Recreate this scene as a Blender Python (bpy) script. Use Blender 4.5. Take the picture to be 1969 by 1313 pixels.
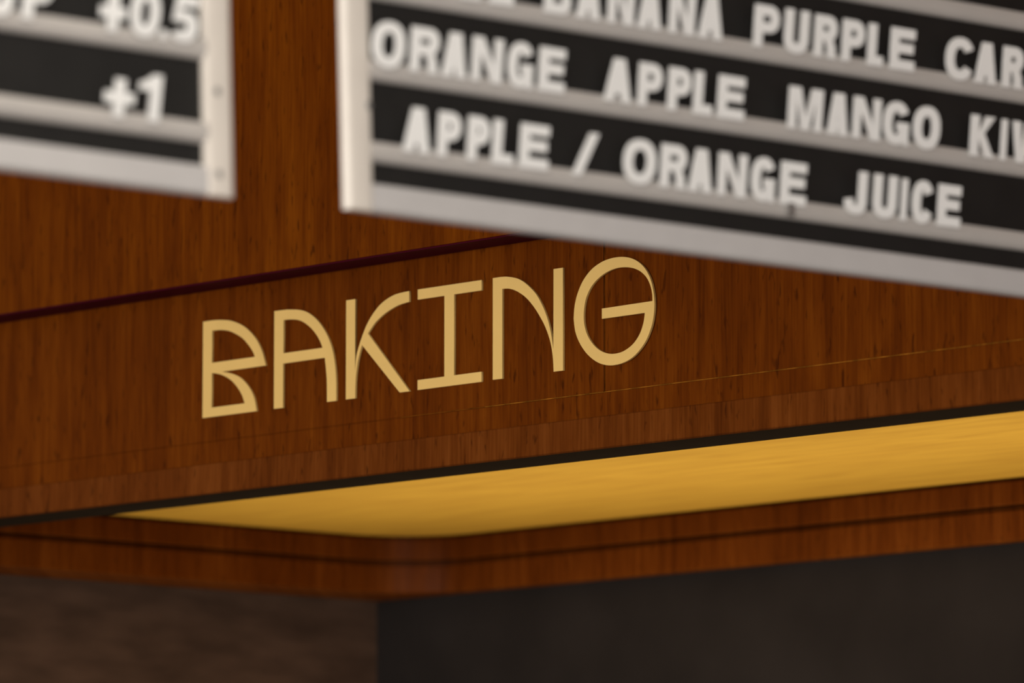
import bpy, math
from mathutils import Vector, Matrix

for o in list(bpy.data.objects):
    bpy.data.objects.remove(o)
S = bpy.context.scene
COL = S.collection

# ------------------------------------------------------------------ camera
TH = math.radians(42.171)          # heading: angle between the view and the header wall
PITCH = math.radians(7.1325)
cam_d = bpy.data.cameras.new('camera')
cam = bpy.data.objects.new('camera', cam_d)
COL.objects.link(cam)
fwd = Vector((-math.cos(TH), math.sin(TH), 0))
cam.location = Vector((4.44686, -4.02808, 1.6))
look = fwd * math.cos(PITCH) + Vector((0, 0, math.sin(PITCH)))
cam.rotation_euler = look.to_track_quat('-Z', 'Y').to_euler()
cam_d.sensor_width = 36
cam_d.lens = 209.32
cam_d.clip_end = 100
cam_d.dof.use_dof = True
cam_d.dof.focus_distance = 5.92
cam_d.dof.aperture_fstop = 5.6
S.camera = cam

# ------------------------------------------------------------------ world, lights, exposure
w = bpy.data.worlds.new('room_air')
S.world = w
w.use_nodes = True
w.node_tree.nodes['Background'].inputs[0].default_value = (1.0, 0.96, 0.92, 1)
w.node_tree.nodes['Background'].inputs[1].default_value = 0.28

def area(name, loc, target, sx, sy, power, col, spread=180):
    d = bpy.data.lights.new(name, 'AREA')
    d.shape = 'RECTANGLE'; d.size = sx; d.size_y = sy
    d.energy = power; d.color = col; d.spread = math.radians(spread)
    o = bpy.data.objects.new(name, d); COL.objects.link(o)
    o.location = loc
    o.rotation_euler = (Vector(target) - Vector(loc)).to_track_quat('-Z', 'Y').to_euler()
    return o

# unseen shop window behind the camera; front area light added to brighten the header
area('shop_window_side_offscreen', (7.4, -6.3, 1.9), (0.4, -0.6, 2.2), 3.4, 2.2, 305, (1.0, 0.975, 0.955))
area('header_fill_offscreen', (0.05, -7.4, 2.35), (0.1, 0.0, 2.33), 2.8, 1.1, 240, (1.0, 0.97, 0.93))
# ceiling lamp over the customers, and the warm work lamp on the booth counter that lights the soffit
area('ceiling_lamp_offscreen', (2.4, -2.6, 2.93), (2.4, -2.6, 0), 2.4, 2.4, 45, (1.0, 0.92, 0.80))
area('counter_lamp_offscreen', (0.30, 0.46, 0.95), (0.30, 0.46, 2.27), 2.6, 0.25, 6.9, (1.0, 0.90, 0.60), 62)

vs = S.view_settings
vs.view_transform = 'Standard'; vs.look = 'None'; vs.gamma = 1.0; vs.exposure = 0.0
vs.use_curve_mapping = False

# ------------------------------------------------------------------ materials
def new_mat(name):
    m = bpy.data.materials.new(name); m.use_nodes = True
    nt = m.node_tree
    return m, nt, nt.nodes['Principled BSDF']

def plain(name, col, rough=0.5, metal=0.0, spec=0.5, vary=0.06, scale=30, stretch=(1, 1, 1)):
    m, nt, b = new_mat(name)
    tc = nt.nodes.new('ShaderNodeTexCoord'); mp = nt.nodes.new('ShaderNodeMapping')
    mp.inputs['Scale'].default_value = stretch
    nz = nt.nodes.new('ShaderNodeTexNoise'); nz.inputs['Scale'].default_value = scale
    nz.inputs['Detail'].default_value = 4
    rp = nt.nodes.new('ShaderNodeValToRGB')
    lo = [max(0, c * (1 - vary)) for c in col]; hi = [min(1, c * (1 + vary)) for c in col]
    rp.color_ramp.elements[0].position = 0.3; rp.color_ramp.elements[1].position = 0.7
    rp.color_ramp.elements[0].color = (*lo, 1); rp.color_ramp.elements[1].color = (*hi, 1)
    nt.links.new(tc.outputs['Object'], mp.inputs['Vector'])
    nt.links.new(mp.outputs['Vector'], nz.inputs['Vector'])
    nt.links.new(nz.outputs['Fac'], rp.inputs['Fac'])
    nt.links.new(rp.outputs['Color'], b.inputs['Base Color'])
    b.inputs['Roughness'].default_value = rough
    b.inputs['Metallic'].default_value = metal
    b.inputs['Specular IOR Level'].default_value = spec
    return m

def veneer(name, dark, mid, light, seed=0.0, rough=0.42, fleck=0.6, spec=0.02):
    """vertical-grained reddish brown veneer; streaks run along z"""
    m, nt, b = new_mat(name)
    N = nt.nodes.new; L = nt.links.new
    tc = N('ShaderNodeTexCoord'); sp = N('ShaderNodeSeparateXYZ')
    L(tc.outputs['Object'], sp.inputs[0])
    ad = N('ShaderNodeMath'); ad.operation = 'ADD'
    L(sp.outputs['X'], ad.inputs[0]); L(sp.outputs['Y'], ad.inputs[1])
    def layer(su, sz, off, detail=3.0, dist=0.0):
        mu = N('ShaderNodeMath'); mu.operation = 'MULTIPLY'; mu.inputs[1].default_value = su
        mz = N('ShaderNodeMath'); mz.operation = 'MULTIPLY'; mz.inputs[1].default_value = sz
        L(ad.outputs[0], mu.inputs[0]); L(sp.outputs['Z'], mz.inputs[0])
        cb = N('ShaderNodeCombineXYZ'); cb.inputs['Y'].default_value = off + seed
        L(mu.outputs[0], cb.inputs['X']); L(mz.outputs[0], cb.inputs['Z'])
        nz = N('ShaderNodeTexNoise'); nz.inputs['Scale'].default_value = 1.0
        nz.inputs['Detail'].default_value = detail; nz.inputs['Distortion'].default_value = dist
        L(cb.outputs[0], nz.inputs['Vector'])
        return nz.outputs['Fac']
    broad = layer(11, 1.3, 3.1, 2)
    streak = layer(75, 5.0, 7.7, 4, 0.35)
    fine = layer(380, 16.0, 1.3, 3)
    mot = layer(60, 14, 5.9, 3, 0.6)
    fl = layer(190, 46, 9.2, 1.5, 0.4)
    def mixf(a, bb, f):
        x = N('ShaderNodeMix'); x.data_type = 'FLOAT'; x.inputs[0].default_value = f
        L(a, x.inputs[2]); L(bb, x.inputs[3]); return x.outputs[0]
    g = mixf(mixf(broad, streak, 0.5), mixf(fine, mot, 0.4), 0.42)
    rp = N('ShaderNodeValToRGB')
    e = rp.color_ramp.elements
    e[0].position = 0.36; e[0].color = (*dark, 1)
    e[1].position = 0.66; e[1].color = (*light, 1)
    k = e.new(0.50); k.color = (*mid, 1)
    L(g, rp.inputs['Fac'])
    fr = N('ShaderNodeValToRGB')
    fr.color_ramp.elements[0].position = 0.62; fr.color_ramp.elements[0].color = (0, 0, 0, 1)
    fr.color_ramp.elements[1].position = 0.74; fr.color_ramp.elements[1].color = (fleck, fleck, fleck, 1)
    L(fl, fr.inputs['Fac'])
    mx = N('ShaderNodeMix'); mx.data_type = 'RGBA'
    mx.inputs[7].default_value = (dark[0] * 0.35, dark[1] * 0.3, dark[2] * 0.3, 1)
    L(fr.outputs['Color'], mx.inputs[0]); L(rp.outputs['Color'], mx.inputs[6])
    L(mx.outputs[2], b.inputs['Base Color'])
    b.inputs['Roughness'].default_value = rough
    b.inputs['Specular IOR Level'].default_value = spec
    bp = N('ShaderNodeBump'); bp.inputs['Strength'].default_value = 0.08; bp.inputs['Distance'].default_value = 0.0006
    L(fine, bp.inputs['Height']); L(bp.outputs[0], b.inputs['Normal'])
    return m

def golden_board(name):
    m, nt, b = new_mat(name)
    N = nt.nodes.new; L = nt.links.new
    tc = N('ShaderNodeTexCoord'); mp = N('ShaderNodeMapping'); mp.inputs['Scale'].default_value = (3.0, 22.0, 3.0)
    mp.inputs['Rotation'].default_value = (0, 0, 0.25)
    nz = N('ShaderNodeTexNoise'); nz.inputs['Scale'].default_value = 2.2; nz.inputs['Detail'].default_value = 6
    nz.inputs['Distortion'].default_value = 0.5
    rp = N('ShaderNodeValToRGB')
    rp.color_ramp.elements[0].position = 0.22; rp.color_ramp.elements[0].color = (0.50, 0.250, 0.031, 1)
    rp.color_ramp.elements[1].position = 0.80; rp.color_ramp.elements[1].color = (0.66, 0.365, 0.048, 1)
    L(tc.outputs['Object'], mp.inputs[0]); L(mp.outputs[0], nz.inputs['Vector'])
    L(nz.outputs['Fac'], rp.inputs['Fac']); L(rp.outputs['Color'], b.inputs['Base Color'])
    b.inputs['Roughness'].default_value = 0.55; b.inputs['Specular IOR Level'].default_value = 0.25
    return m

M = {}
M['wood_up'] = veneer('orange_brown_veneer', (0.066, 0.0120, 0.0003), (0.118, 0.0250, 0.0006), (0.185, 0.046, 0.0014), 0.0)
M['wood'] = veneer('red_brown_veneer', (0.062, 0.0115, 0.0004), (0.112, 0.0235, 0.0009), (0.172, 0.042, 0.0022), 11.0)
M['wood_trim'] = veneer('brown_trim_veneer', (0.066, 0.0142, 0.0014), (0.115, 0.0275, 0.0032), (0.172, 0.047, 0.007), 23.0, 0.42, 0.6, 0.02)
M['wood_dark'] = veneer('walnut_moulding_veneer', (0.062, 0.0130, 0.0010), (0.108, 0.0250, 0.0022), (0.165, 0.044, 0.005), 31.0, 0.42, 0.4, 0.05)
M['maroon'] = plain('maroon_painted_edge', (0.050, 0.0004, 0.009), 0.5, spec=0.05)
M['underside'] = plain('black_brown_underside', (0.022, 0.015, 0.011), 0.8, spec=0.0)
M['gold'] = golden_board('golden_maple_board')
M['letter_gold'] = plain('satin_gold_acrylic', (0.76, 0.49, 0.155), 0.45, 0.0, 0.2, 0.04, 14)
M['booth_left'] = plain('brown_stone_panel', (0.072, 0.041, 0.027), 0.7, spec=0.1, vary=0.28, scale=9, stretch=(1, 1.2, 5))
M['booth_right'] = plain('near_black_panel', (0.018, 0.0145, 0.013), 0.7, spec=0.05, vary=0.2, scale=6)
M['board_black'] = plain('matt_black_board', (0.0090, 0.0082, 0.0075), 0.65, spec=0.35, vary=0.15)
M['cream'] = plain('cream_enamel_rail', (0.665, 0.61, 0.55), 0.42, vary=0.03)
M['silver'] = plain('pale_grey_bar', (0.505, 0.485, 0.478), 0.45, vary=0.03)
M['rail'] = plain('pale_grey_letter_track', (0.47, 0.44, 0.415), 0.5, vary=0.03)
M['white_letter'] = plain('white_plastic_letter', (0.89, 0.885, 0.87), 0.45, vary=0.02)
M['steel'] = plain('dull_steel', (0.30, 0.29, 0.28), 0.4, 0.7)
M['plaster'] = plain('off_white_plaster', (0.62, 0.58, 0.52), 0.8)
M['floor'] = plain('warm_grey_floor', (0.30, 0.26, 0.22), 0.6)

# ------------------------------------------------------------------ helpers
def tag(o, label=None, cat=None, group=None, kind=None):
    if label: o['label'] = label
    if cat: o['category'] = cat
    if group: o['group'] = group
    if kind: o['kind'] = kind
    return o

def obj(name, me, mat, parent=None):
    if mat is not None and not me.materials:
        me.materials.append(mat)
    o = bpy.data.objects.new(name, me); COL.objects.link(o)
    if parent: o.parent = parent
    return o

def prism(pts, axis, a, b, mesh='shape', bevel=0.0, seg=2):
    """extrude a closed 2D outline. axis 'z': pts are (x,y); 'y': (x,z); 'x': (y,z)"""
    import bmesh
    bm = bmesh.new()
    def P(p, t):
        return {'z': (p[0], p[1], t), 'y': (p[0], t, p[1]), 'x': (t, p[0], p[1])}[axis]
    v0 = [bm.verts.new(P(p, a)) for p in pts]; v1 = [bm.verts.new(P(p, b)) for p in pts]
    n = len(pts)
    bm.faces.new(v0); bm.faces.new(v1[::-1])
    for i in range(n):
        j = (i + 1) % n
        bm.faces.new((v0[i], v1[i], v1[j], v0[j]))
    bmesh.ops.recalc_face_normals(bm, faces=bm.faces)
    if bevel:
        ed = [e for e in bm.edges if len(e.link_faces) == 2 and e.calc_face_angle(0) > 0.6]
        bmesh.ops.bevel(bm, geom=ed, offset=bevel, segments=seg, profile=0.5, affect='EDGES')
    me = bpy.data.meshes.new(mesh); bm.to_mesh(me); bm.free()
    return me

def box(name, x0, x1, y0, y1, z0, z1, mat, parent=None, bevel=0.0):
    me = prism([(x0, y0), (x1, y0), (x1, y1), (x0, y1)], 'z', z0, z1, name, bevel)
    return obj(name, me, mat, parent)

def smooth_run(p, n=6):
    out = []
    for i in range(len(p) - 1):
        a = p[max(i - 1, 0)]; b = p[i]; c = p[i + 1]; d = p[min(i + 2, len(p) - 1)]
        for k in range(n):
            t = k / n
            out.append(tuple(0.5 * ((2 * b[q]) + (-a[q] + c[q]) * t + (2 * a[q] - 5 * b[q] + 4 * c[q] - d[q]) * t * t
                       + (-a[q] + 3 * b[q] - 3 * c[q] + d[q]) * t ** 3) for q in (0, 1)))
    out.append(p[-1])
    return out

def curve_mesh(contours, thick, bevel=0.0, name='glyph'):
    cu = bpy.data.curves.new(name, 'CURVE'); cu.dimensions = '2D'; cu.fill_mode = 'BOTH'
    cu.extrude = thick / 2 - bevel; cu.bevel_depth = bevel; cu.bevel_resolution = 1; cu.offset = -bevel
    for c in contours:
        s = cu.splines.new('POLY'); s.points.add(len(c) - 1); s.use_cyclic_u = True
        for q, p in zip(s.points, c): q.co = (p[0], p[1], 0, 1)
    o = bpy.data.objects.new(name, cu)
    COL.objects.link(o)
    bpy.context.view_layer.update()
    me = bpy.data.meshes.new_from_object(o.evaluated_get(bpy.context.evaluated_depsgraph_get()))
    bpy.data.objects.remove(o); bpy.data.curves.remove(cu)
    return me

# ------------------------------------------------------------------ the place: floor, room ceiling
XL, XR = -1.75, 2.0
tag(box('floor', -2.2, 7.5, -7.5, 1.1, -0.12, 0.0, M['floor']), 'warm grey shop floor below the counter', kind='structure')
tag(box('ceiling', -2.2, 5.2, -5.0, 1.1, 3.0, 3.1, M['plaster']), 'off white shop ceiling above the menu boards', kind='structure')

# header wall: core, veneer panels, trims
hdr = tag(box('wall_front', XL, XR, 0.004, 0.0695, 2.2312, 3.0, M['underside']),
          'brown wood veneer header wall that carries the gold lettering', kind='structure')
box('lower_panel', XL, 0.1370, -0.0009, 0.004, 2.2878, 2.452, M['wood'], hdr, 0.0004)
box('lower_panel', 0.1386, XR, -0.0002, 0.004, 2.2878, 2.452, M['wood'], hdr, 0.0004)
box('upper_panel', XL, -0.7640, -0.0425, 0.0039, 2.4522, 3.0, M['wood_up'], hdr, 0.0004)
box('upper_panel', -0.7634, XR, -0.0425, 0.0039, 2.4522, 3.0, M['wood_up'], hdr, 0.0004)
M['raw_edge'] = plain('raw_veneer_edge', (0.24, 0.085, 0.008), 0.6, spec=0.02, vary=0.7, scale=60)
M['raw_edge_dim'] = plain('stained_veneer_edge', (0.15, 0.042, 0.003), 0.6, spec=0.02, vary=0.6, scale=60)
box('edge_band', XL, -0.1700, -0.0006, 0.0039, 2.2869, 2.2877, M['wood'], hdr)
box('edge_band', -0.1699, -0.0400, -0.0010, 0.0039, 2.2869, 2.2877, M['raw_edge_dim'], hdr)
box('edge_band', -0.0399, 0.1370, -0.0011, 0.0039, 2.2869, 2.2877, M['raw_edge'], hdr)
box('edge_band', 0.1371, XR, -0.0005, 0.0039, 2.2869, 2.2877, M['raw_edge'], hdr)
box('joint_filler', 0.1371, 0.1381, 0.0030, 0.0039, 2.2878, 2.452, M['wood'], hdr)
box('edge_band', 0.1382, 0.13855, -0.0005, 0.0039, 2.2878, 2.452, M['raw_edge_dim'], hdr)
tag(box('trim_1', XL, XR, -0.0422, -0.0014, 2.4505, 2.4520, M['maroon'], None, 0.0006),
    'thin dark maroon strip along the foot of the upper wood panel', kind='structure')
tag(box('trim_2', XL, XR, 0.0003, 0.0039, 2.2634, 2.2868, M['wood']),
    'narrow recessed brown band under the lettered wood panel', kind='structure')
me = prism([(0.004, 2.2312), (-0.006, 2.2312), (-0.0055, 2.2330), (-0.0018, 2.2624), (-0.0009, 2.2633), (0.004, 2.2633)], 'x', XL, XR, 'trim_3')
tag(obj('trim_3', me, M['wood_trim']), 'lighter brown edge strip along the foot of the header wall', kind='structure')

# booth behind the header: golden soffit, mouldings, two walls
XF, YF, ZS = -1.070, 0.803, 2.2715
XWL, YWR = -1.162, 0.825
tag(box('ceiling_booth', XWL - 0.10, XR, 0.0695, YWR + 0.1, ZS, ZS + 0.02, M['gold']),
    'golden wood soffit inside the serving booth', kind='structure')
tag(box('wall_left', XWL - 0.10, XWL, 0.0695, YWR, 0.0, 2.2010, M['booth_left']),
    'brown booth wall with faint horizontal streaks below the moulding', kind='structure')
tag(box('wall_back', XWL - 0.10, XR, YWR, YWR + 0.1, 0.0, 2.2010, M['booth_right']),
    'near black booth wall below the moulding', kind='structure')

def moulding(inset, z0, z1, r=0.10, bevel=0.0015):
    xf, yf = XF - inset, YF + inset
    r = r + inset
    pts = [(xf, 0.0700)]
    for k in range(17):
        a = math.pi - k / 16 * math.pi / 2
        pts.append((xf + r + r * math.cos(a), yf - r + r * math.sin(a)))
    pts += [(XR, yf), (XR, YWR + 0.1), (XWL - 0.10, YWR + 0.1), (XWL - 0.10, 0.0700)]
    return prism(pts, 'z', z0, z1, 'moulding', bevel)
tag(obj('trim_4', moulding(0, 2.2412, ZS - 0.004), M['wood_dark']), 'upper tier of the round-cornered walnut moulding under the golden soffit', kind='structure')
tag(obj('trim_5', moulding(0.016, 2.2348, 2.2412, bevel=0), M['wood_dark']), 'narrow recessed groove between the two tiers of walnut moulding', kind='structure')
tag(obj('trim_6', moulding(0.0, 2.2012, 2.2348), M['wood_dark']), 'lower tier of the round-cornered walnut moulding above the booth walls', kind='structure')

tag(obj('trim_7', moulding(0.010, ZS - 0.004, ZS, bevel=0), M['wood_dark']), 'thin recessed reveal between the golden soffit and the walnut moulding', kind='structure')

# ------------------------------------------------------------------ the word BAKING
SR = smooth_run
GL = {
 'B': [[(8.5, 104.0)] + SR([(23.0, 104.0), (39.0, 103.0), (57.2, 100.1), (77.6, 92.3), (95.7, 79.0), (107.0, 64.2), (114.1, 47.2)]) +
       SR([(40.6, 47.0), (57.7, 43.3), (73.5, 36.9), (87.2, 25.5), (95.1, 14.0), (99.3, -0.4)]) + [(8.5, -0.4)],
       SR([(23.8, 92.8), (39.1, 92.2), (55.0, 89.1), (73.2, 81.1), (85.6, 71.5), (93.1, 63.3), (95.9, 58.0)]) + [(23.8, 58.0)],
       SR([(23.8, 47.2), (39.5, 43.9), (55.5, 36.9), (66.9, 28.0), (74.8, 18.7), (79.4, 9.6)]) + [(23.8, 9.6)]],
 'A': [[(128.0, -0.5), (128.0, 104.0)] + SR([(149.0, 103.6), (169.0, 101.3), (184.4, 96.5), (199.9, 86.4), (213.1, 72.3), (221.9, 57.3), (226.8, 41.1), (229.3, 22.4), (229.6, -0.5)]) +
       SR([(214.8, -0.5), (214.5, 20.9), (212.9, 35.3), (211.1, 46.6)]) + [(142.9, 46.6), (142.9, -0.5)],
       SR([(143.3, 93.0), (156.9, 92.4), (171.3, 89.6), (184.5, 82.9), (195.6, 74.0), (203.3, 64.7), (207.3, 57.5)]) + [(143.3, 57.5)]],
 'K': [[(245.3, 104.0), (259.9, 104.0)] + SR([(259.9, 28.5), (262.1, 43.6), (266.1, 53.9), (271.7, 64.7), (279.2, 76.1), (289.9, 87.1), (303.7, 96.3), (322.9, 102.4), (345.6, 104.0)]) +
       SR([(345.6, 92.8), (327.2, 90.5), (308.1, 84.6), (293.1, 76.9), (284.6, 69.9), (280.3, 65.8)]) + [(346.4, -0.5), (330.9, -0.5)] +
       SR([(270.9, 54.6), (265.8, 42.6), (262.4, 29.4), (260.6, 15.4), (260.2, -0.5)]) + [(245.3, -0.5)]],
 'I': [[(359.0, 104.2), (457.9, 104.2), (457.9, 93.6), (415.7, 93.6), (415.7, 9.9), (457.9, 9.9), (457.9, -0.4), (359.0, -0.4), (359.0, 9.9), (400.6, 9.9), (400.6, 93.6), (359.0, 93.6)]],
 'N': [[(475.0, 104.4)] + SR([(487.1, 104.4), (499.1, 103.3), (513.1, 99.9), (525.0, 93.8), (538.9, 83.0), (548.8, 70.6), (556.7, 56.4), (562.2, 41.1), (566.2, 22.7)]) +
       [(566.5, 104.4), (580.5, 104.4), (580.5, 0.2)] + SR([(566.5, 0.2), (565.3, 15.3), (561.6, 31.1), (554.7, 45.8), (546.8, 57.3), (536.9, 69.0), (525.0, 79.6), (511.1, 87.5), (499.1, 91.2), (489.4, 91.9)]) +
       [(489.4, 0.0), (475.0, 0.0)]],
 'G': [SR([(596.3, 51.2), (597.9, 64.5), (602.8, 77.3), (611.6, 89.6), (625.2, 99.6), (643.6, 105.6), (664.8, 106.6), (683.0, 102.8), (697.3, 94.4), (706.8, 82.9), (711.8, 70.5), (713.9, 57.1), (713.2, 45.3), (709.3, 31.8), (700.2, 17.6), (685.5, 6.0), (669.2, 0.2), (650.0, -0.9), (632.7, 3.3), (617.2, 12.7), (605.6, 25.0), (598.8, 37.6), (596.3, 51.2)])[:-1],
       SR([(711.2, 57.8), (710.7, 65.3), (708.2, 73.5), (702.9, 81.9), (694.4, 88.8), (683.0, 93.5), (667.6, 95.9), (652.3, 95.0), (636.8, 90.3), (623.6, 82.0), (615.0, 70.8), (611.5, 57.8), (611.9, 44.4), (616.9, 32.0), (626.6, 21.1), (638.5, 13.9), (652.0, 10.5), (667.4, 11.2), (682.1, 17.0), (692.3, 26.2), (698.0, 37.0), (700.1, 47.0)]) + [(637.8, 47.0), (637.8, 57.3)]],
}
ordinal = ['first', 'second', 'third', 'fourth', 'fifth', 'last']
sign_desc = {'B': 'gold letter B on the brown header wall, starting the word BAKING',
             'A': 'gold round-topped letter A on the brown header wall between B and K',
             'K': 'gold letter K with a curved upper arm on the brown header wall',
             'I': 'gold letter I with wide serif bars on the brown header wall',
             'N': 'gold letter N with a sweeping curve on the brown header wall',
             'G': 'gold round letter G on the brown header wall, ending the word BAKING'}
for ch in 'BAKING':
    cs = GL[ch]
    x0 = min(p[0] for p in cs[0])
    cs = [[((p[0] - x0) / 1000, p[1] / 1000) for p in c] for c in cs]
    me = curve_mesh(cs, 0.0024, 0.0, 'sign_letter')
    o = obj('sign_letter', me, M['letter_gold'])
    # local x -> world x, local y -> world z, local z -> world -y
    o.matrix_world = Matrix(((1, 0, 0, -0.5 + x0 / 1000), (0, 0, -1, -0.0026), (0, 1, 0, 2.3135), (0, 0, 0, 1)))
    tag(o, sign_desc[ch], 'letter', 'gold letters of the word on the header wall')

# ------------------------------------------------------------------ menu boards
TILT = math.radians(2.3)
BO = Vector((1.03781, -1.11231, 2.26303))
def board_matrix(s=0.0, h=0.0, n=0.0, lean=0.0):
    ct, st = math.cos(TILT), math.sin(TILT)
    ax = Vector((0, 1, 0)); ay = Vector((-st, 0, ct)); az = Vector((ct, 0, st))
    loc = BO + ax * s + ay * h + az * n
    c, d = math.cos(lean), math.sin(lean)
    y2 = ay * c + az * d; z2 = az * c - ay * d
    return Matrix(((ax.x, y2.x, z2.x, loc.x), (ax.y, y2.y, z2.y, loc.y), (ax.z, y2.z, z2.z, loc.z), (0, 0, 0, 1)))

def profile_along(pts, a, b, along, mesh):
    # pts in (across, n); along 's' -> runs in local x with across = h; 'h' -> runs in local y with across = s
    import bmesh
    bm = bmesh.new()
    f = (lambda p, t: (t, p[0], p[1])) if along == 's' else (lambda p, t: (p[0], t, p[1]))
    v0 = [bm.verts.new(f(p, a)) for p in pts]; v1 = [bm.verts.new(f(p, b)) for p in pts]
    caps = [bm.faces.new(v0), bm.faces.new(v1[::-1])]
    for i in range(len(pts)):
        j = (i + 1) % len(pts)
        q = bm.faces.new((v0[i], v1[i], v1[j], v0[j])); q.smooth = len(pts) > 6 and 1 <= i < len(pts) - 2
    for c in caps:
        for e in c.edges: e.smooth = False       # crisp ends: keep the profile's shading even along its length
    bmesh.ops.recalc_face_normals(bm, faces=bm.faces)
    me = bpy.data.meshes.new(mesh); bm.to_mesh(me); bm.free()
    return me

def half_round(c, w, n0, n1, k=12):
    pts = [(c - w / 2, n0)]
    for i in range(k + 1):
        a = math.pi - math.pi * i / k
        x = math.copysign(abs(math.cos(a)) ** 0.62, math.cos(a)); y = abs(math.sin(a)) ** 0.34
        pts.append((c + w / 2 * x, n0 + 0.002 + (n1 - n0 - 0.002) * y))
    pts.append((c + w / 2, n0))
    return pts

def track_profile(h0, h1):
    # flat upper face, rounded lower lip that turns back to the board
    pts = [(h1, -0.002), (h1, 0.003), (h1 - 0.001, 0.004)]
    hm = h0 + 0.0085
    for i in range(9):
        a = math.pi / 2 * i / 8
        pts.append((hm - (hm - h0) * math.sin(a), -0.002 + 0.006 * math.cos(a)))
    return pts

def menu_board(s0, s1, dh, nrows, label, screws, cables):
    H = 0.022 + nrows * 0.0638 + 0.05
    root = bpy.data.objects.new('menu_board', None); COL.objects.link(root)
    root.empty_display_size = 0.1
    root.matrix_world = board_matrix((s0 + s1) / 2, dh, 0)
    tag(root, label, 'menu board', 'hanging letter menu boards')
    L = s0 - (s0 + s1) / 2; R = -L
    obj('backing', prism([(L + 0.004, 0.004), (R - 0.004, 0.004), (R - 0.004, H - 0.004), (L + 0.004, H - 0.004)], 'z', -0.007, -0.0025, 'backing'), M['board_black'], root)
    fw = 0.0258
    for c in (L + fw / 2, R - fw / 2):
        obj('side_rail', profile_along(half_round(c, fw, -0.004, 0.004), 0.0, H, 'h', 'side_rail'), M['cream'], root)
    for h0, h1, nm in ((0.0, 0.0222, 'bottom_bar'), (H - 0.0222, H, 'top_bar')):
        me = prism([(h0, -0.005), (h1, -0.005), (h1, 0.001), (h1 - 0.002, 0.003), (h0 + 0.002, 0.003), (h0, 0.001)], 'x', L + fw - 0.001, R - fw + 0.001, nm)
        obj(nm, me, M['silver'], root)
    tme = None
    for r in range(nrows):
        if tme is None:
            tme = profile_along(track_profile(0.0, 0.0150), L + fw - 0.001, R - fw + 0.001, 's', 'letter_track')
        o = obj('letter_track', tme, M['rail'], root); o.location = (0, 0.0395 + r * 0.0638, 0)
    for (s, h) in screws:
        me = prism([(s - (s0 + s1) / 2 + 0.0032 * math.cos(k * math.pi / 6), h + 0.0032 * math.sin(k * math.pi / 6)) for k in range(12)], 'z', 0.0015, 0.0050, 'screw', 0.0006, 1)
        obj('screw', me, M['steel'], root)
    for c in cables:
        x = c - (s0 + s1) / 2
        top = (3.0 - 2.263) + 0.02
        me = prism([(x + 0.0012 * math.cos(k * math.pi / 4), -0.006 + 0.0012 * math.sin(k * math.pi / 4)) for k in range(8)], 'y', H - 0.001, top - dh - 0.019, 'hanging_cable')
        obj('hanging_cable', me, M['steel'], root)
    return root

menu_board(0.0018, 0.965, 0.0, 6, 'black menu board with white letters listing fruit juices, pale frame', [(0.0235, 0.082)], [0.06, 0.9])
menu_board(-0.960, -0.1108, -0.0035, 6, 'black menu board with white prices, pale frame with screwed corner', [(-0.1265, 0.0165), (-0.1265, 0.0795)], [-0.9, -0.17])

# dark rubber clip left on the lowest track of the juice board
clip = obj('track_clip', prism([(-0.004, -0.0075), (0.004, -0.0075), (0.004, 0.0045), (-0.004, 0.0045)], 'z', 0.0, 0.0025, 'track_clip', 0.0008), M['steel'])
clip.matrix_world = board_matrix(0.4755, 0.0480, 0.0041)
tag(clip, 'small grey clip on the lowest track under the end of ORANGE', 'clip')

# letters: bold sans outlines drawn per character for the width each one has (all in millimetres)
glyph_cache = {}
CAP = 0.0345
SV, SH = 9.4, 8.2                      # stem and bar weight

def arc(cx, cy, rx, ry, a0, a1, n=20, e=0.88):
    out = []
    for i in range(n + 1):
        a = math.radians(a0 + (a1 - a0) * i / n)
        c, d = math.cos(a), math.sin(a)
        out.append((cx + rx * math.copysign(abs(c) ** e, c), cy + ry * math.copysign(abs(d) ** e, d)))
    return out

def bowl(x0, x1, y0, y1):
    """right-hand bowl outline from (x0,y1) round to (x0,y0), clockwise"""
    r = (y1 - y0) / 2
    rx = min(r * 1.05, (x1 - x0))
    return [(x0, y1)] + arc(x1 - rx, (y0 + y1) / 2, rx, r, 90, -90, 14, 0.92) + [(x0, y0)]

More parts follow.
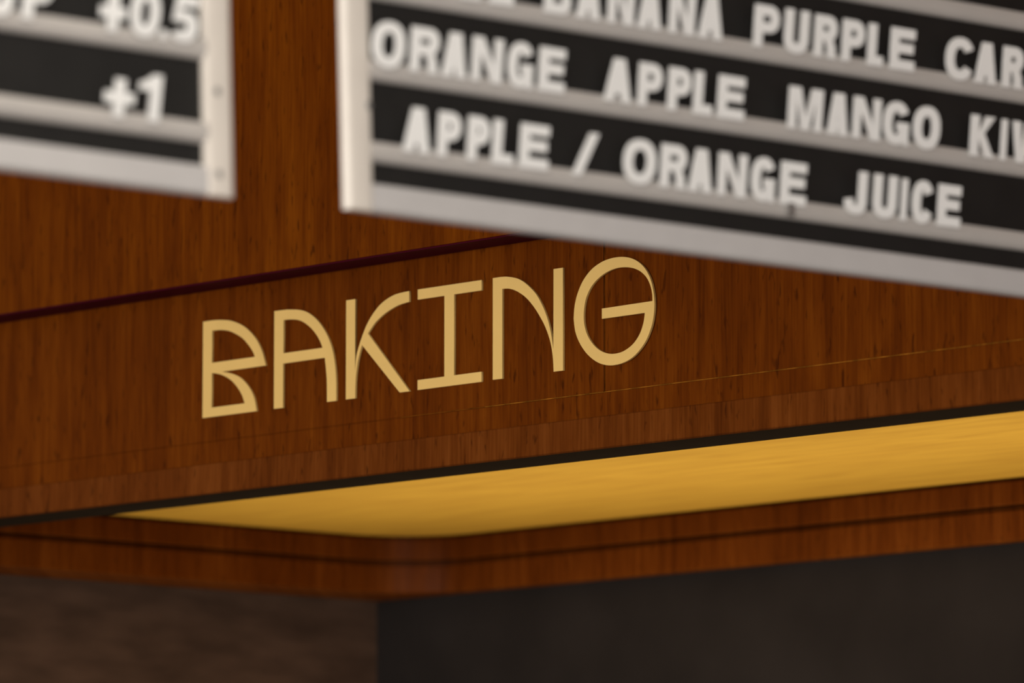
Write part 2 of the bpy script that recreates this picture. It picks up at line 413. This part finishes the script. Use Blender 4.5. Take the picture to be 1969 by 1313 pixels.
def outline(ch, W, H):
    v, h = SV, SH
    if ch == 'I':
        return [[(0, 0), (W, 0), (W, H), (0, H)]]
    if ch == 'L':
        return [[(0, 0), (W, 0), (W, h), (v, h), (v, H), (0, H)]]
    if ch == 'T':
        return [[(W/2-v/2, 0), (W/2+v/2, 0), (W/2+v/2, H-h), (W, H-h), (W, H), (0, H), (0, H-h), (W/2-v/2, H-h)]]
    if ch == 'E':
        m0, m1 = H*0.525-h/2, H*0.525+h/2
        return [[(0, 0), (W, 0), (W, h), (v, h), (v, m0), (W*0.93, m0), (W*0.93, m1), (v, m1), (v, H-h), (W*0.98, H-h), (W*0.98, H), (0, H)]]
    if ch in 'O0':
        k = 0.9 if ch == '0' else 1
        return [arc(W/2, H/2, W/2, H/2, 0, 360, 40)[:-1], arc(W/2, H/2, W/2 - v*k, H/2 - h, 0, 360, 40)[:-1]]
    if ch == 'C':
        return [arc(W/2, H/2, W/2, H/2, 28, 332, 36) + arc(W/2, H/2, W/2 - v, H/2 - h, 325, 35, 36)]
    if ch == 'G':
        return [arc(W/2, H/2, W/2, H/2, 30, 308, 34) + [(W-v*0.62, H*0.10), (W-v*0.5, 0), (W, 0), (W, H*0.53), (W*0.54, H*0.53), (W*0.54, H*0.53-h*0.9), (W-v, H*0.53-h*0.9)]
                + arc(W/2, H/2, W/2 - v, H/2 - h, 318, 38, 30)]
    if ch == 'U':
        r = W/2
        return [[(0, H), (0, r*0.9)] + arc(r, r*0.9, r, r*0.9, 180, 360, 20)[1:-1] + [(W, r*0.9), (W, H), (W-v, H), (W-v, r*0.9)]
                + arc(r, r*0.9, r - v, r*0.9 - h, 360, 180, 20)[1:-1] + [(v, r*0.9), (v, H)]]
    if ch == 'J':
        r = W/2
        return [[(W, H), (W-v, H), (W-v, r*0.85)] + arc(r, r*0.85, r - v, r*0.85 - h, 360, 180, 16)[1:-1] + [(v, r*0.85), (v, H*0.37), (0, H*0.33), (0, r*0.85)]
                + arc(r, r*0.85, r, r*0.85, 180, 360, 20)[1:-1] + [(W, r*0.85)]]
    if ch == 'A':
        q, t, b0 = v*1.08, v*0.62, H*0.19
        b1 = b0 + h*0.9
        ya = H * (W/2 - q + 0.0) / (W/2 - t + 0.0001) * 0.93
        f = lambda y: q + (W/2 - q) * y / ya
        return [[(0, 0), (q, 0), (f(b0), b0), (W - f(b0), b0), (W-q, 0), (W, 0), (W/2+t, H), (W/2-t, H)],
                [(f(b1), b1), (W/2, ya), (W - f(b1), b1)]]
    if ch == 'N':
        d = v*1.12
        return [[(0, 0), (0, H), (d, H), (W-v*0.92, H*0.36), (W-v*0.92, H), (W, H), (W, 0), (W-d, 0), (v*0.92, H*0.64), (v*0.92, 0)]]
    if ch == 'M':
        a = v*1.35
        return [[(0, 0), (0, H), (a, H), (W/2, H*0.30), (W-a, H), (W, H), (W, 0), (W-v*0.92, 0), (W-v*0.92, H*0.70), (W/2+v*0.5, 0), (W/2-v*0.5, 0), (v*0.92, H*0.70), (v*0.92, 0)]]
    if ch == 'W':
        return [[(0, H), (v, H), (W*0.28, H*0.34), (W*0.5-v*0.5, H), (W*0.5+v*0.5, H), (W*0.72, H*0.34), (W-v, H), (W, H), (W*0.72+v*0.55, 0), (W*0.72-v*0.5, 0), (W*0.5, H*0.62), (W*0.28+v*0.5, 0), (W*0.28-v*0.55, 0)]]
    if ch == 'K':
        return [[(0, 0), (0, H), (v, H), (v, H*0.60), (W-v*1.25, H), (W*0.98, H), (W*0.55, H*0.585), (W, 0), (W-v*1.2, 0), (W*0.55-v*0.72, H*0.43), (v, H*0.30), (v, 0)]]
    if ch == 'P':
        return [[(0, 0), (0, H)] + bowl(v, W, H*0.36, H)[0:] + [(v, 0)], bowl(v, W - v*0.95, H*0.36 + h, H - h)]
    if ch == 'R':
        y = H*0.40
        return [[(0, 0), (0, H)] + bowl(v, W - 0.5, y, H)[:-4] + [(W*0.82, y + 0.8), (W*0.93, y*0.66), (W*0.95, y*0.2), (W, 0), (W-v*1.08, 0), (W-v*1.18, y*0.7), (W-v*1.45, y), (v, y), (v, 0)],
                bowl(v, W - 0.5 - v*0.95, y + h*0.95, H - h)]
    if ch == 'B':
        y = H*0.52
        up = bowl(v, W*0.95, y - 0.6, H); lo = bowl(v, W, 0, y + 0.6)
        return [[(0, 0), (0, H)] + up[:-4] + lo[3:], bowl(v, W*0.95 - v*0.95, y + h*0.42, H - h), bowl(v, W - v*0.95, h, y - h*0.42)]
    if ch == '/':
        return [[(0, 0), (v*0.98, 0), (W, H), (W - v*0.98, H)]]
    if ch == '+':
        return [[(W/2-v/2, 0), (W/2+v/2, 0), (W/2+v/2, H/2-h/2), (W, H/2-h/2), (W, H/2+h/2), (W/2+v/2, H/2+h/2), (W/2+v/2, H), (W/2-v/2, H), (W/2-v/2, H/2+h/2), (0, H/2+h/2), (0, H/2-h/2), (W/2-v/2, H/2-h/2)]]
    if ch == '.':
        return [[(0, 0), (W, 0), (W, H), (0, H)]]
    if ch == '1':
        return [[(W-v*1.05, 0), (W, 0), (W, H), (W-v*0.8, H), (W-v*1.5, H*0.86), (0, H*0.80), (0, H*0.64), (W-v*1.05, H*0.66)]]
    if ch == '5':
        c = H*0.33
        body = arc(W*0.48, c, W*0.52, c, 140, -150, 22)
        inn = arc(W*0.48, c, W*0.52 - v, c - h*0.95, -135, 125, 18)
        return [[(W*0.16, H), (W*0.95, H), (W*0.95, H-h), (W*0.36, H-h), (W*0.33, H*0.64)] + body + inn + [(W*0.02, H*0.42)]]
    raise ValueError(ch)

def glyph(ch, W, H):
    key = (ch, round(W * 2000), round(H * 2000))
    if key not in glyph_cache:
        cs = [[(x / 1000, y / 1000) for x, y in c] for c in outline(ch, W * 1000, H * 1000)]
        me = curve_mesh(cs, 0.0016, 0.0, 'menu_letter')
        me.materials.clear(); me.materials.append(M['white_letter'])
        glyph_cache[key] = me
    return glyph_cache[key]

def place(ch, s0, s1, h, lean, label, group, hgt=None, dh=0.0):
    hgt = hgt or CAP
    if ch in 'OCGJU0': over = 0.0006
    else: over = 0.0
    o = obj('menu_letter', glyph(ch, s1 - s0, hgt + 2 * over), None)
    o.matrix_world = board_matrix(s0 - 0.0066, h + dh - over - 0.0006, 0.0056, lean)
    tag(o, label, 'letter', group)
    return o

RB = 'white letters slotted on the juice menu board'
LB = 'white letters slotted on the price menu board'
rows = {
 0: (0.0505, 'bottom row', [
    ('APPLE', [(60.4, 92.5), (95.2, 123.3), (126.0, 153.2), (152.1, 179.1), (180.7, 216.2)]),
    ('/', [(237.5, 268.5)]),
    ('ORANGE', [(291.8, 331.9), (332.5, 366.1), (363.8, 394.8), (396.5, 433.1), (433.7, 465.3), (467.1, 501.5)]),
    ('JUICE', [(541.6, 571.7), (574.8, 607.1), (607.7, 619.5), (620.8, 650.3), (651.6, 683.9)])]),
 1: (0.1143, 'second row from the bottom', [
    ('ORANGE', [(30.3, 68.1), (69.1, 103.5), (101.9, 132.3), (132.8, 169.6), (170.1, 201.7), (203.3, 235.8)]),
    ('APPLE', [(274.2, 308.4), (310.7, 341.3), (343.6, 373.2), (372.1, 397.9), (399.1, 434.0)]),
    ('MANGO', [(479.4, 523.0), (524.9, 553.6), (554.3, 591.3), (590.1, 625.0), (625.7, 662.2)]),
    ('KIWI', [(694.7, 728.7), (731.9, 743.6), (745.5, 791.0), (793.0, 804.5)])]),
 2: (0.1781, 'third row from the bottom', [
    ('APPLE', [(30.5, 62.0), (63.5, 92.0), (93.0, 121.5), (123.4, 149.6), (154.0, 184.3)]),
    ('BANANA', [(212.2, 245.3), (246.4, 277.6), (280.4, 313.6), (313.0, 344.2), (347.7, 381.0), (380.4, 412.8)]),
    ('PURPLE', [(443.1, 476.1), (477.9, 510.0), (512.4, 543.6), (544.8, 575.6), (575.0, 598.0), (601.8, 635.6)]),
    ('CARROT', [(668.5, 706.8), (704.2, 735.2), (737.8, 768.3), (771.0, 802.0), (804.0, 840.0), (842.0, 872.0)])]),
}
nth = {1: 'first', 2: 'second', 3: 'third'}
for r, (h, rowname, words) in rows.items():
    for word, spans in words:
        seen = {}
        for ch, (a, b) in zip(word, spans):
            seen[ch] = seen.get(ch, 0) + 1
            if word == '/':
                lab = 'white slash between APPLE and ORANGE on the bottom row of the juice board'
            else:
                pre = nth[seen[ch]] + ' ' if word.count(ch) > 1 else ''
                lab = 'white %sletter %s in %s, %s of the juice board' % (pre, ch, word, rowname)
            place(ch, (a + 1.9) / 1000, (b - 3.3) / 1000, h, math.radians(8.0), lab, RB)
E2 = 1.9
for ch, a, b, h, lab, hg in [
    ('U', -341.4, -311.5, 0.1130, 'white rounded letter before P on the price board above the plus 1', None),
    ('P', -306.2, -276.5, 0.1130, 'white letter P on the price board above the plus 1', None),
    ('+', -234.8, -207.0, 0.1130, 'white plus sign in the price +0.5', 0.028),
    ('0', -206.3, -175.5, 0.1130, 'white numeral 0 in the price +0.5', None),
    ('.', -177.0, -167.5, 0.1130, 'white decimal point in the price +0.5', 0.0065),
    ('5', -167.2, -139.0, 0.1130, 'white numeral 5 in the price +0.5 beside the board frame', None),
    ('+', -232.2, -201.0, 0.0492, 'white plus sign before the numeral 1 on the price board', 0.028),
    ('1', -200.5, -176.5, 0.0492, 'white numeral 1 on the lowest track of the price board', None)]:
    place(ch, (a + E2) / 1000, (b - E2) / 1000, h, math.radians(10.0), lab, LB, hg, -0.0029)
